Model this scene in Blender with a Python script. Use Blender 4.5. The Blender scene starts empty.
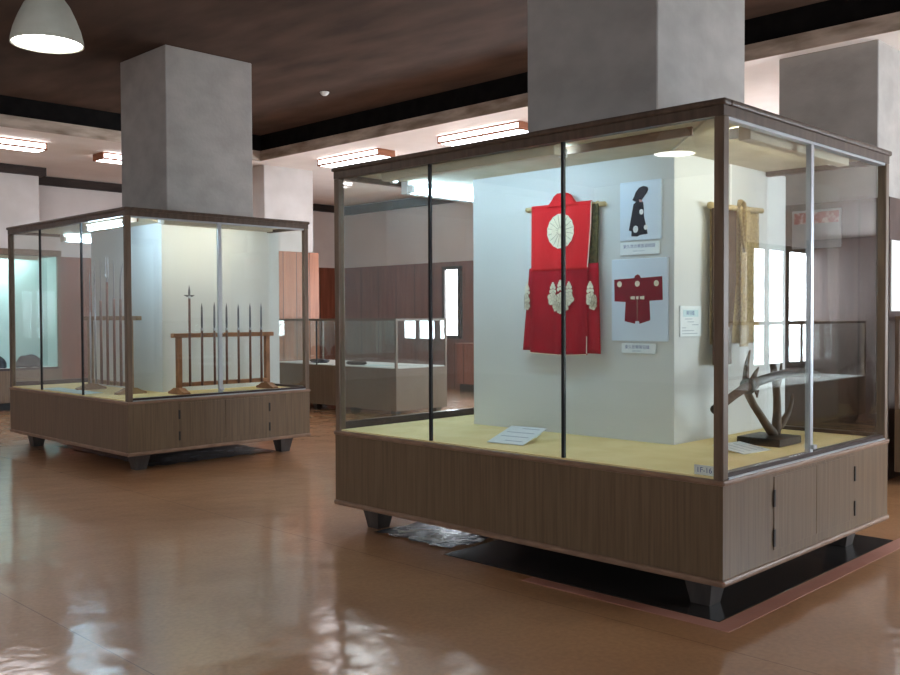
import bpy, bmesh, math, random
from mathutils import Vector, Matrix
random.seed(7)
scn = bpy.context.scene
COL = scn.collection
V = Vector

# ------------------------------------------------------------------ materials
def srgb(r, g, b):
    f = lambda c: (c/255/12.92) if c/255 <= .04045 else ((c/255+.055)/1.055)**2.4
    return (f(r), f(g), f(b), 1)

def nt(name):
    m = bpy.data.materials.new(name); m.use_nodes = True
    t = m.node_tree; b = t.nodes['Principled BSDF']
    return m, t, b

def mat(name, c, rough=.6, c2=None, scale=(6, 6, 6), detail=4, spec=.4, metal=0, bump=0, bscale=None, coat=0, contrast=(.35, .65)):
    """noise between two colours in world space, optional bump"""
    m, t, b = nt(name)
    N, Lk = t.nodes, t.links
    b.inputs['Roughness'].default_value = rough
    b.inputs['Specular IOR Level'].default_value = spec
    b.inputs['Metallic'].default_value = metal
    if coat: b.inputs['Coat Weight'].default_value = coat
    geo = N.new('ShaderNodeNewGeometry')
    mp = N.new('ShaderNodeMapping'); mp.inputs['Scale'].default_value = scale
    Lk.new(geo.outputs['Position'], mp.inputs['Vector'])
    no = N.new('ShaderNodeTexNoise'); no.inputs['Scale'].default_value = 1; no.inputs['Detail'].default_value = detail
    Lk.new(mp.outputs[0], no.inputs['Vector'])
    cr = N.new('ShaderNodeValToRGB')
    cr.color_ramp.elements[0].position, cr.color_ramp.elements[1].position = contrast
    cr.color_ramp.elements[0].color = c; cr.color_ramp.elements[1].color = c2 or tuple(min(1, x*1.12) for x in c[:3])+(1,)
    Lk.new(no.outputs['Fac'], cr.inputs[0]); Lk.new(cr.outputs[0], b.inputs['Base Color'])
    if bump:
        bp = N.new('ShaderNodeBump'); bp.inputs['Strength'].default_value = bump; bp.inputs['Distance'].default_value = .01
        src = no
        if bscale:
            src = N.new('ShaderNodeTexNoise'); src.inputs['Scale'].default_value = bscale; src.inputs['Detail'].default_value = 3
            Lk.new(geo.outputs['Position'], src.inputs['Vector'])
        Lk.new(src.outputs['Fac'], bp.inputs['Height']); Lk.new(bp.outputs[0], b.inputs['Normal'])
    return m

def emit(name, c, s):
    m = bpy.data.materials.new(name); m.use_nodes = True
    t = m.node_tree; t.nodes.clear()
    o = t.nodes.new('ShaderNodeOutputMaterial'); e = t.nodes.new('ShaderNodeEmission')
    e.inputs[0].default_value = c; e.inputs[1].default_value = s
    t.links.new(e.outputs[0], o.inputs[0]); return m

def glass_mat(name, tint=(.955, .975, .97, 1), refl=1.0):
    m = bpy.data.materials.new(name); m.use_nodes = True
    t = m.node_tree; t.nodes.clear(); N, Lk = t.nodes, t.links
    o = N.new('ShaderNodeOutputMaterial'); mx = N.new('ShaderNodeMixShader')
    tr = N.new('ShaderNodeBsdfTransparent'); gl = N.new('ShaderNodeBsdfGlossy')
    tr.inputs[0].default_value = tint
    gl.inputs['Roughness'].default_value = 0; gl.inputs['Color'].default_value = (refl, refl, refl, 1)
    geo = N.new('ShaderNodeNewGeometry'); mi = N.new('ShaderNodeMix')
    mi.inputs[2].default_value = 1.48; mi.inputs[3].default_value = 1/1.48
    Lk.new(geo.outputs['Backfacing'], mi.inputs[0])
    fr = N.new('ShaderNodeFresnel'); Lk.new(mi.outputs[0], fr.inputs['IOR'])
    Lk.new(fr.outputs[0], mx.inputs[0]); Lk.new(tr.outputs[0], mx.inputs[1]); Lk.new(gl.outputs[0], mx.inputs[2])
    Lk.new(mx.outputs[0], o.inputs[0]); return m

def floor_mat():
    m, t, b = nt('polished_linoleum'); N, Lk = t.nodes, t.links
    geo = N.new('ShaderNodeNewGeometry')
    n1 = N.new('ShaderNodeTexNoise'); n1.inputs['Scale'].default_value = .9; n1.inputs['Detail'].default_value = 5
    n2 = N.new('ShaderNodeTexNoise'); n2.inputs['Scale'].default_value = 40; n2.inputs['Detail'].default_value = 3
    for n in (n1, n2): Lk.new(geo.outputs['Position'], n.inputs['Vector'])
    cr = N.new('ShaderNodeValToRGB')
    cr.color_ramp.elements[0].position = .3; cr.color_ramp.elements[1].position = .7
    cr.color_ramp.elements[0].color = srgb(172, 123, 83); cr.color_ramp.elements[1].color = srgb(196, 144, 100)
    Lk.new(n1.outputs['Fac'], cr.inputs[0])
    mx = N.new('ShaderNodeMix'); mx.data_type = 'RGBA'; mx.blend_type = 'MULTIPLY'; mx.inputs[0].default_value = .35
    cr2 = N.new('ShaderNodeValToRGB'); cr2.color_ramp.elements[0].color = (.6, .6, .6, 1); cr2.color_ramp.elements[0].position = .35; cr2.color_ramp.elements[1].position = .65
    Lk.new(n2.outputs['Fac'], cr2.inputs[0]); Lk.new(cr.outputs[0], mx.inputs[6]); Lk.new(cr2.outputs[0], mx.inputs[7])
    # sheet seams every 1.8 m
    sep = N.new('ShaderNodeSeparateXYZ'); Lk.new(geo.outputs['Position'], sep.inputs[0])
    md = N.new('ShaderNodeMath'); md.operation = 'PINGPONG'; md.inputs[1].default_value = .9; Lk.new(sep.outputs['X'], md.inputs[0])
    lt = N.new('ShaderNodeMath'); lt.operation = 'LESS_THAN'; lt.inputs[1].default_value = .003; Lk.new(md.outputs[0], lt.inputs[0])
    ms = N.new('ShaderNodeMix'); ms.data_type = 'RGBA'; ms.inputs[7].default_value = srgb(95, 62, 42)
    sc = N.new('ShaderNodeMath'); sc.operation = 'MULTIPLY'; sc.inputs[1].default_value = .55; Lk.new(lt.outputs[0], sc.inputs[0])
    Lk.new(sc.outputs[0], ms.inputs[0]); Lk.new(mx.outputs[2], ms.inputs[6]); Lk.new(ms.outputs[2], b.inputs['Base Color'])
    b.inputs['Roughness'].default_value = .5; b.inputs['Specular IOR Level'].default_value = .3
    b.inputs['Coat Weight'].default_value = 1.0; b.inputs['Coat Roughness'].default_value = .13; b.inputs['Coat IOR'].default_value = 1.5
    # gentle waviness of the laid sheet, felt in the reflections
    w1 = N.new('ShaderNodeTexNoise'); w1.inputs['Scale'].default_value = 2.6; w1.inputs['Detail'].default_value = 2.5
    w2 = N.new('ShaderNodeTexNoise'); w2.inputs['Scale'].default_value = 17; w2.inputs['Detail'].default_value = 2
    for n in (w1, w2): Lk.new(geo.outputs['Position'], n.inputs['Vector'])
    ad = N.new('ShaderNodeMath'); ad.operation = 'MULTIPLY_ADD'; ad.inputs[1].default_value = .06
    Lk.new(w2.outputs['Fac'], ad.inputs[0]); Lk.new(w1.outputs['Fac'], ad.inputs[2])
    bp = N.new('ShaderNodeBump'); bp.inputs['Strength'].default_value = .5; bp.inputs['Distance'].default_value = .018
    Lk.new(ad.outputs[0], bp.inputs['Height']); Lk.new(bp.outputs[0], b.inputs['Coat Normal'])
    return m

def panel_wood(name, c, c2, pitch, axis):
    """boards: vertical seams every pitch metres along the given world axis"""
    m = mat(name, c, .42, c2, (14, 14, 1.1), 5, .4)
    t = m.node_tree; N, Lk = t.nodes, t.links; b = N['Principled BSDF']
    src = b.inputs['Base Color'].links[0].from_socket
    geo = N.new('ShaderNodeNewGeometry'); sep = N.new('ShaderNodeSeparateXYZ'); Lk.new(geo.outputs['Position'], sep.inputs[0])
    md = N.new('ShaderNodeMath'); md.operation = 'PINGPONG'; md.inputs[1].default_value = pitch/2; Lk.new(sep.outputs[axis], md.inputs[0])
    lt = N.new('ShaderNodeMath'); lt.operation = 'LESS_THAN'; lt.inputs[1].default_value = .008; Lk.new(md.outputs[0], lt.inputs[0])
    ms = N.new('ShaderNodeMix'); ms.data_type = 'RGBA'; ms.inputs[7].default_value = tuple(x*.3 for x in c[:3])+(1,)
    Lk.new(lt.outputs[0], ms.inputs[0]); Lk.new(src, ms.inputs[6]); Lk.new(ms.outputs[2], b.inputs['Base Color'])
    return m

M = {}
M['floor'] = floor_mat()
M['ceiling'] = mat('dark_ceiling_board', srgb(70, 55, 47), .85, srgb(96, 77, 66), (3.2, 1.1, 1), 6, .15, contrast=(.3, .75))
M['beam_dark'] = mat('black_painted_beam', srgb(17, 15, 15), .9, srgb(26, 23, 22), spec=.1)
M['fascia'] = mat('aged_concrete_edge', srgb(150, 132, 116), .85, srgb(206, 188, 172), (2.2, 2.2, 9), 6, .15)
M['soffit'] = mat('soffit_plaster', srgb(230, 219, 211), .9, srgb(237, 227, 220), (2, 2, 2), 4, .1)
M['plaster'] = mat('wall_plaster', srgb(206, 197, 193), .9, srgb(215, 207, 203), (1.5, 1.5, 1.5), 4, .1)
M['concrete'] = mat('pillar_concrete', srgb(164, 160, 155), .85, srgb(178, 174, 169), (3.5, 3.5, 5), 9, .15, bump=.25, bscale=30)
M['pillar_white'] = mat('pillar_plaster', srgb(196, 190, 186), .85, srgb(210, 205, 202), (2, 2, 2), 4, .15)
M['wood'] = mat('oak_veneer', srgb(93, 75, 56), .38, srgb(109, 90, 69), (60, 60, 2.2), 7, .45, bump=.06)
M['wood_frame'] = mat('frame_timber', srgb(94, 77, 62), .42, srgb(114, 95, 78), (26, 26, 3), 4, .4)
M['wood_top'] = mat('cornice_timber', srgb(74, 60, 50), .42, srgb(92, 76, 64), (26, 26, 3), 4, .4)
M['wood_trim'] = mat('trim_timber', srgb(118, 92, 74), .4, srgb(140, 112, 92), (9, 9, 40), 4, .45)
M['wood_dark'] = mat('dark_band_timber', srgb(48, 40, 38), .7, srgb(62, 52, 48), (3, 3, 20), 4, .2)
M['wood_rack'] = mat('rack_timber', srgb(132, 88, 58), .45, srgb(160, 110, 76), (10, 10, 10), 5, .35)
M['wood_rack_grey'] = mat('rack_timber_pale', srgb(128, 104, 80), .5, srgb(150, 124, 98), (10, 10, 10), 5, .3)
M['fixture_wood'] = mat('fixture_timber', srgb(142, 88, 62), .5, srgb(160, 102, 74), (4, 4, 30), 4, .3)
M['foot'] = mat('foot_timber', srgb(58, 52, 50), .5, srgb(74, 68, 64), (18, 18, 4), 4, .35)
M['panel_x'] = panel_wood('red_brown_boards_along_wall', srgb(112, 62, 44), srgb(138, 80, 58), .62, 'X')
M['panel_y'] = panel_wood('dark_red_boards_along_wall', srgb(118, 76, 64), srgb(138, 92, 78), .55, 'Y')
M['panel_c'] = panel_wood('orange_brown_boards', srgb(150, 92, 62), srgb(176, 112, 78), .26, 'X')
M['panel_d'] = panel_wood('dusky_boards', srgb(60, 45, 40), srgb(76, 58, 52), .40, 'Y')
M['cabinet'] = panel_wood('reddish_cabinet_boards', srgb(140, 82, 64), srgb(160, 98, 78), .5, 'Y')
M['deck'] = mat('yellow_cloth_deck', srgb(228, 208, 152), .85, srgb(236, 218, 166), (5, 5, 5), 5, .15)
M['lining'] = mat('white_lining_board', srgb(204, 207, 206), .8, srgb(211, 214, 213), (1.5, 1.5, 1.5), 3, .15)
M['case_ceiling'] = mat('case_ceiling_board', srgb(206, 198, 176), .8, srgb(216, 208, 188), spec=.15)
M['black'] = mat('black_rubber', srgb(20, 21, 24), .5, srgb(28, 29, 33), spec=.3)
M['rail_dark'] = mat('dark_bronze_rail', srgb(50, 42, 42), .35, srgb(62, 52, 52), metal=.3)
M['alu'] = mat('aluminium', srgb(168, 174, 180), .35, srgb(178, 184, 190), (3, 3, 3), 1, .5, metal=.7)
M['hinge'] = mat('hinge_iron', srgb(30, 28, 28), .4, spec=.4)
M['housing'] = mat('lamp_housing_paint', srgb(196, 186, 164), .5, spec=.3)
M['white'] = mat('white_plastic', srgb(226, 226, 224), .45, spec=.4)
M['card'] = mat('card_paper', srgb(222, 230, 232), .7, srgb(230, 236, 238), spec=.2)
M['card_blue'] = mat('pale_blue_sheet', srgb(186, 214, 220), .6, srgb(198, 224, 228), spec=.3)
M['print'] = mat('grey_print', srgb(158, 170, 182), .8, spec=.1)
M['ink'] = mat('ink', srgb(112, 124, 160), .8, spec=.1)
M['poster'] = mat('poster_blue_grey', srgb(208, 222, 236), .45, srgb(214, 228, 240), (3, 3, 3), 2, .35)
M['board_edge'] = mat('poster_edge', srgb(112, 122, 132), .7, spec=.1)
M['robe_black'] = mat('printed_black_robe', srgb(24, 24, 34), .6, srgb(36, 36, 48), (60, 60, 60), 3, .2)
M['robe_red'] = mat('printed_red_robe', srgb(112, 14, 32), .6, srgb(128, 20, 40), (60, 60, 60), 3, .2)
M['crest'] = mat('cream_crest', srgb(226, 220, 196), .85, srgb(236, 230, 208), (60, 60, 60), 3, .1)
M['crest_line'] = mat('crest_line', srgb(150, 138, 118), .9, spec=.1)
M['pink_skin'] = mat('printed_pink', srgb(196, 150, 146), .7, spec=.1)
M['red'] = mat('scarlet_wool', srgb(200, 34, 42), .9, srgb(214, 46, 52), (9, 9, 2.5), 5, .12, bump=.15, bscale=160)
M['red_dark'] = mat('crimson_wool', srgb(150, 18, 36), .9, srgb(172, 28, 44), (9, 9, 2.5), 5, .12, bump=.15, bscale=160)
M['lining_green'] = mat('olive_brocade', srgb(52, 52, 36), .85, srgb(96, 88, 58), (50, 50, 50), 4, .15)
M['gold_cloth'] = mat('gold_brocade', srgb(142, 122, 84), .75, srgb(184, 164, 120), (70, 70, 70), 4, .25, bump=.2, bscale=120)
M['gold_dark'] = mat('brown_brocade', srgb(70, 54, 40), .8, srgb(96, 76, 56), (60, 60, 60), 4, .2)
M['bamboo'] = mat('bamboo', srgb(178, 158, 112), .5, srgb(198, 178, 132), (30, 6, 30), 3, .35)
M['antler'] = mat('antler', srgb(38, 30, 25), .5, srgb(92, 74, 56), (9, 9, 9), 5, .35, bump=.3, bscale=60)
M['lacquer'] = mat('black_lacquer', srgb(17, 15, 15), .4, srgb(26, 23, 22), spec=.5)
M['hilt'] = mat('brown_hilt_wrap', srgb(60, 42, 34), .7, srgb(92, 68, 54), (90, 90, 90), 3, .2, bump=.3, bscale=90)
M['steel'] = mat('polished_steel', srgb(150, 154, 160), .28, srgb(186, 190, 196), (30, 30, 3), 2, .5, metal=.85)
M['steel_dark'] = mat('dark_steel', srgb(58, 60, 66), .35, srgb(84, 86, 92), (30, 30, 3), 2, .5, metal=.5)
M['shaft'] = mat('red_brown_shaft', srgb(88, 54, 42), .4, srgb(108, 68, 54), (20, 20, 3), 3, .4)
M['shaft_dark'] = mat('dark_shaft', srgb(58, 42, 36), .4, srgb(78, 56, 48), (20, 20, 3), 3, .4)
M['stone'] = mat('dark_grey_stone', srgb(38, 42, 50), .7, srgb(78, 82, 90), (12, 12, 12), 5, .25, bump=.5)
M['tape'] = mat('pink_floor_tape', srgb(178, 124, 106), .35, srgb(188, 134, 116), spec=.4)
M['mat_black'] = mat('black_floor_mat', srgb(44, 41, 40), .2, srgb(56, 52, 50), (4, 4, 4), 4, .5)
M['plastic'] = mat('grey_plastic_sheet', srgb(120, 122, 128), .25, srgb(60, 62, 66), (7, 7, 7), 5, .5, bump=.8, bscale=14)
M['shade'] = mat('enamel_shade', srgb(190, 190, 176), .45, srgb(200, 200, 188), spec=.4)
M['cyan_board'] = mat('pale_cyan_board', srgb(190, 222, 222), .8, srgb(198, 228, 228), spec=.1)
M['reflection_red'] = mat('reflection_red_tone', srgb(150, 40, 44), .3, srgb(214, 190, 188), (16, 16, 16), 3, .5, contrast=(.48, .62))
M['reflection_grey'] = mat('reflection_grey_tone', srgb(150, 150, 156), .3, srgb(172, 172, 176), (6, 6, 6), 3, .5)
M['glass'] = glass_mat('case_glass')
M['glass_matte'] = glass_mat('coated_case_glass', refl=.12)
M['tube_cool'] = emit('cool_fluorescent_tube', (.54, .79, 1, 1), 42)
M['tube_cool_strong'] = emit('cool_fluorescent_tube_bright', (.56, .80, 1, 1), 80)
M['tube_warm'] = emit('warm_fluorescent_tube', (1, .97, .82, 1), 24)
M['tube_cyan'] = emit('wall_case_tube', (.84, .97, 1, 1), 85)
M['diffuser'] = emit('fixture_diffuser', (.98, .96, 1, 1), 11)
M['lamp_disc'] = emit('pendant_light_opening', (1, .98, .9, 1), 16)
M['daylight'] = emit('bright_window_pane', (.84, .92, 1, 1), 28)

# ------------------------------------------------------------------ mesh helpers
def box(bm, lo, hi, bev=0, seg=1):
    lo, hi = V(lo), V(hi)
    r = bmesh.ops.create_cube(bm, size=1)
    vs = r['verts']
    c, s = (lo+hi)/2, hi-lo
    for v in vs: v.co = V((v.co.x*s.x+c.x, v.co.y*s.y+c.y, v.co.z*s.z+c.z))
    if bev:
        es = list({e for v in vs for e in v.link_edges})
        bmesh.ops.bevel(bm, geom=es, offset=bev, segments=seg, profile=.5, affect='EDGES')
    return vs

def frustum(bm, c0, s0, c1, s1):
    """box-like block with bottom centre/size and top centre/size"""
    vs = []
    for c, s in ((c0, s0), (c1, s1)):
        for dx, dy in ((-1, -1), (1, -1), (1, 1), (-1, 1)):
            vs.append(bm.verts.new((c[0]+dx*s[0]/2, c[1]+dy*s[1]/2, c[2])))
    bm.faces.new(vs[3::-1]); bm.faces.new(vs[4:])
    for i in range(4):
        j = (i+1) % 4
        bm.faces.new((vs[i], vs[j], vs[4+j], vs[4+i]))

def tube(bm, pts, rad, n=10, cap=True, flat=None):
    pts = [V(p) for p in pts]
    if not hasattr(rad, '__len__'): rad = [rad]*len(pts)
    rings = []; up = None
    for i, p in enumerate(pts):
        d = (pts[min(i+1, len(pts)-1)]-pts[max(i-1, 0)]).normalized()
        if up is None:
            up = d.orthogonal().normalized() if flat is None else (V(flat)-d*V(flat).dot(d)).normalized()
        up = (up-d*up.dot(d)).normalized(); sd = d.cross(up)
        ring = []
        for k in range(n):
            a = 2*math.pi*k/n
            kk = 1 if flat is None else .35
            ring.append(bm.verts.new(p+(up*math.cos(a)+sd*math.sin(a)*kk)*rad[i]))
        rings.append(ring)
    for a, b in zip(rings, rings[1:]):
        for k in range(n):
            bm.faces.new((a[k], a[(k+1) % n], b[(k+1) % n], b[k]))
    if cap:
        bm.faces.new(rings[0][::-1]); bm.faces.new(rings[-1])

def lathe(bm, prof, n=32, c=(0, 0, 0), sx=1, sy=1):
    rings = []
    for r, z in prof:
        if r < 1e-6: rings.append([bm.verts.new((c[0], c[1], c[2]+z))])
        else: rings.append([bm.verts.new((c[0]+sx*r*math.cos(2*math.pi*k/n), c[1]+sy*r*math.sin(2*math.pi*k/n), c[2]+z)) for k in range(n)])
    for a, b in zip(rings, rings[1:]):
        for k in range(n):
            k2 = (k+1) % n
            if len(a) == 1 and len(b) == 1: continue
            if len(a) == 1: bm.faces.new((a[0], b[k2], b[k]))
            elif len(b) == 1: bm.faces.new((a[k], a[k2], b[0]))
            else: bm.faces.new((a[k], a[k2], b[k2], b[k]))

def plate(bm, outline, z0, z1):
    """flat outline (x, y) extruded from z0 to z1"""
    lo = [bm.verts.new((x, y, z0)) for x, y in outline]; hi = [bm.verts.new((x, y, z1)) for x, y in outline]
    bm.faces.new(lo[::-1]); bm.faces.new(hi)
    n = len(lo)
    for i in range(n): bm.faces.new((lo[i], lo[(i+1) % n], hi[(i+1) % n], hi[i]))

def circ(cx, cy, r, n=20, ry=None): return [(cx+r*math.cos(2*math.pi*k/n), cy+(ry or r)*math.sin(2*math.pi*k/n)) for k in range(n)]

def obj(name, bm, m, parent=None, smooth=False):
    bmesh.ops.recalc_face_normals(bm, faces=bm.faces)
    me = bpy.data.meshes.new(name); bm.to_mesh(me); bm.free()
    if smooth:
        for p in me.polygons: p.use_smooth = True
    o = bpy.data.objects.new(name, me); COL.objects.link(o)
    me.materials.append(M[m] if isinstance(m, str) else m)
    if parent: o.parent = parent
    return o

def bx(name, lo, hi, m, parent=None, bev=0, seg=1):
    bm = bmesh.new(); box(bm, lo, hi, bev, seg); return obj(name, bm, m, parent)

def bxs(name, lst, m, parent=None, bev=0):
    bm = bmesh.new()
    for lo, hi in lst: box(bm, lo, hi, bev)
    return obj(name, bm, m, parent)

def tag(o, label, cat, group=None):
    o['label'] = label; o['category'] = cat
    if group: o['group'] = group
    return o

def thing(name, label, cat, loc=(0, 0, 0), rot=None, group=None):
    o = bpy.data.objects.new(name, None); COL.objects.link(o)
    o.empty_display_size = .1
    if rot is not None: o.matrix_world = Matrix.Translation(loc) @ rot
    else: o.location = loc
    return tag(o, label, cat, group)

def struct(o, label=None):
    o['kind'] = 'structure'
    if label: o['label'] = label
    return o

def copy_tree(o, parent=None):
    c = o.copy(); COL.objects.link(c)
    if parent: c.parent = parent
    for ch in list(o.children): copy_tree(ch, c)
    return c

ROT_X = Matrix(((0, 0, -1, 0), (-1, 0, 0, 0), (0, 1, 0, 0), (0, 0, 0, 1)))   # local x -> -Y, y -> Z, z -> -X : panels on faces that look to -X
ROT_Y = Matrix(((1, 0, 0, 0), (0, 0, -1, 0), (0, 1, 0, 0), (0, 0, 0, 1)))    # local x -> +X, y -> Z, z -> -Y : panels on faces that look to -Y

def text(name, body, size, x, y, z, m, parent, align='CENTER'):
    c = bpy.data.curves.new(name, 'FONT'); c.body = body; c.size = size
    c.align_x = align; c.align_y = 'CENTER'; c.extrude = .0004
    o = bpy.data.objects.new(name, c); COL.objects.link(o); o.parent = parent
    o.location = (x, y, z)
    bpy.context.view_layer.update()
    me = bpy.data.meshes.new_from_object(o.evaluated_get(bpy.context.evaluated_depsgraph_get()))
    bpy.data.objects.remove(o); bpy.data.curves.remove(c)
    me.name = name; me.materials.clear(); me.materials.append(M[m])
    o = bpy.data.objects.new(name, me); COL.objects.link(o); o.parent = parent; o.location = (x, y, z); return o

# ------------------------------------------------------------------ room shell
X0, X1, Y0, Y1 = -9.0, 13.0, -1.5, 16.1
BX, BY = 8.3, 12.2                # inner edges of the low surrounding ceiling
CZ, SZ, FZ = 4.15, 3.765, 3.912
struct(bx('floor', (X0, Y0, -.1), (X1, Y1, 0), 'floor'))
struct(bx('ceiling', (X0, Y0, CZ), (BX, BY, CZ+.1), 'ceiling'))
struct(bxs('ceiling_soffit', [((BX, Y0, SZ), (X1, BY, FZ)), ((X0, BY, SZ), (X1, Y1, FZ))], 'soffit'))
struct(bxs('trim_4', [((BX-.012, Y0, SZ-.004), (BX, BY, FZ)), ((X0, BY-.012, SZ-.004), (BX, BY, FZ))], 'fascia'))
struct(bxs('trim_5', [((BX+.01, Y0, FZ), (X1, BY, CZ+.1)), ((X0, BY+.01, FZ), (X1, Y1, CZ+.1))], 'beam_dark'))
struct(bx('wall_back', (X0, Y1, 0), (X1, Y1+.1, CZ), 'plaster'))
struct(bx('wall_right', (X1, Y0, 0), (X1+.1, Y1, CZ), 'plaster'))
struct(bx('wall_front', (X0, Y0-.1, 0), (X1, Y0, CZ), 'plaster'))
struct(bx('wall_left', (X0-.1, Y0, 0), (X0, Y1, CZ), 'plaster'))
struct(bx('trim_6', (6.2, Y1-.03, 0), (X1-.03, Y1, 2.43), 'panel_x'))
struct(bx('trim_7', (X1-.03, Y0+.03, 0), (X1, Y1-.03, 2.43), 'panel_y'))
struct(bx('added_dark_panel', (X1-.05, Y0+.04, 0), (X1-.031, 1.4, 2.43), 'panel_d'))  # added dark panel, tones down the corner mirrored in the sliding glass
struct(bx('trim_8', (X0, Y0, 0), (X1-.03, Y0+.03, .62), 'panel_x'))
# dark timber bands under the soffit
struct(bx('trim_1', (4.7, 15.1, 3.635), (6.25, 16.06, SZ), 'wood_dark'))
struct(bx('trim_2', (6.25, 16.0, 3.62), (X1-.04, Y1, SZ-.005), 'wood_dark'))
struct(bx('trim_3', (X1-.06, 3.0, 3.56), (X1, 16.0, 3.735), 'wood_dark'))

# windows
def window(name, p, along, widths, z0, z1, zbar=None):
    """p: start on the wall, along: 'X' (wall_front) or 'Y' (wall_right)"""
    fr = bmesh.new(); pn = bmesh.new(); pos = 0; W = sum(w for w, g in widths)+sum(g for w, g in widths)
    def B(bm, a0, a1, za, zb, d0, d1):
        if along == 'X': box(bm, (p+a0, Y0+d0, za), (p+a1, Y0+d1, zb))
        else: box(bm, (X1-d1, p+a0, za), (X1-d0, p+a1, zb))
    B(fr, -.07, 0, z0-.07, z1+.07, .03, .10); B(fr, W, W+.07, z0-.07, z1+.07, .03, .10)
    B(fr, 0, W, z1, z1+.07, .03, .10); B(fr, 0, W, z0-.07, z0, .03, .12)
    for w, g in widths:
        B(pn, pos, pos+w, z0, z1, .035, .045)
        if g: B(fr, pos+w, pos+w+g, z0, z1, .03, .09)
        pos += w+g
    if zbar: B(fr, 0, W, zbar-.025, zbar+.025, .03, .085)
    f = struct(obj(name, fr, 'wood_dark')); obj('pane', pn, 'daylight', f)
    return f
tri = ((.36, .08), (.46, .12), (.60, 0))
window('window_1', 12.5, 'Y', ((.34, 0),), 1.03, 2.27)
window('window_2', 11.29, 'X', tri, .75, 2.24)
window('window_6', 5.0, 'Y', tri, .95, 2.27, 1.4)  # this and the next: out of view, added to brighten the far aisle
window('window_7', 8.4, 'Y', tri, .95, 2.27, 1.4)
for i, x in enumerate((7.0, -3.2, -7.4)): window('window_%d' % (i+3), x, 'X', tri, .75, 2.24, 1.29)  # out-of-view windows, added along this wall for their daylight

# pillars
def pillar(lo, hi, m, label): return struct(bx('pillar', lo, hi, m, bev=.008), label)
pillar((5.02, 3.161, .05), (6.13, 4.191, CZ), 'concrete', 'grey concrete pillar rising out of the large glass case with the red coat')
pillar((4.848, 8.788, .05), (5.877, 9.76, CZ), 'concrete', 'grey concrete pillar rising out of the glass case with the spear rack')
pillar((8.53, 12.45, 0), (9.48, 13.3, SZ), 'pillar_white', 'pale pillar at the corner of the low ceiling')
pillar((8.45, 3.12, 0), (9.40, 4.02, SZ), 'concrete', 'pillar behind the right end of the large glass case')
pillar((4.8, 15.2, 0), (6.17, Y1, SZ), 'pillar_white', 'pale pillar at the far left behind the wall case')
struct(bx('wall_pillar_corner', (8.38, 12.40, 0), (9.55, 12.44, 2.43), 'panel_c', bev=.004))
dwn = bmesh.new()
box(dwn, (8.25, 2.95, 0), (8.29, 4.25, 2.38)); box(dwn, (8.29, 2.95, 0), (9.7, 2.99, 2.38)); box(dwn, (8.29, 4.21, 0), (9.7, 4.25, 2.38))
box(dwn, (8.29, 2.99, 2.34), (9.7, 3.11, 2.38)); box(dwn, (8.29, 4.03, 2.34), (9.7, 4.21, 2.38))
struct(obj('wall_pillar_right', dwn, 'panel_d'))

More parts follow.
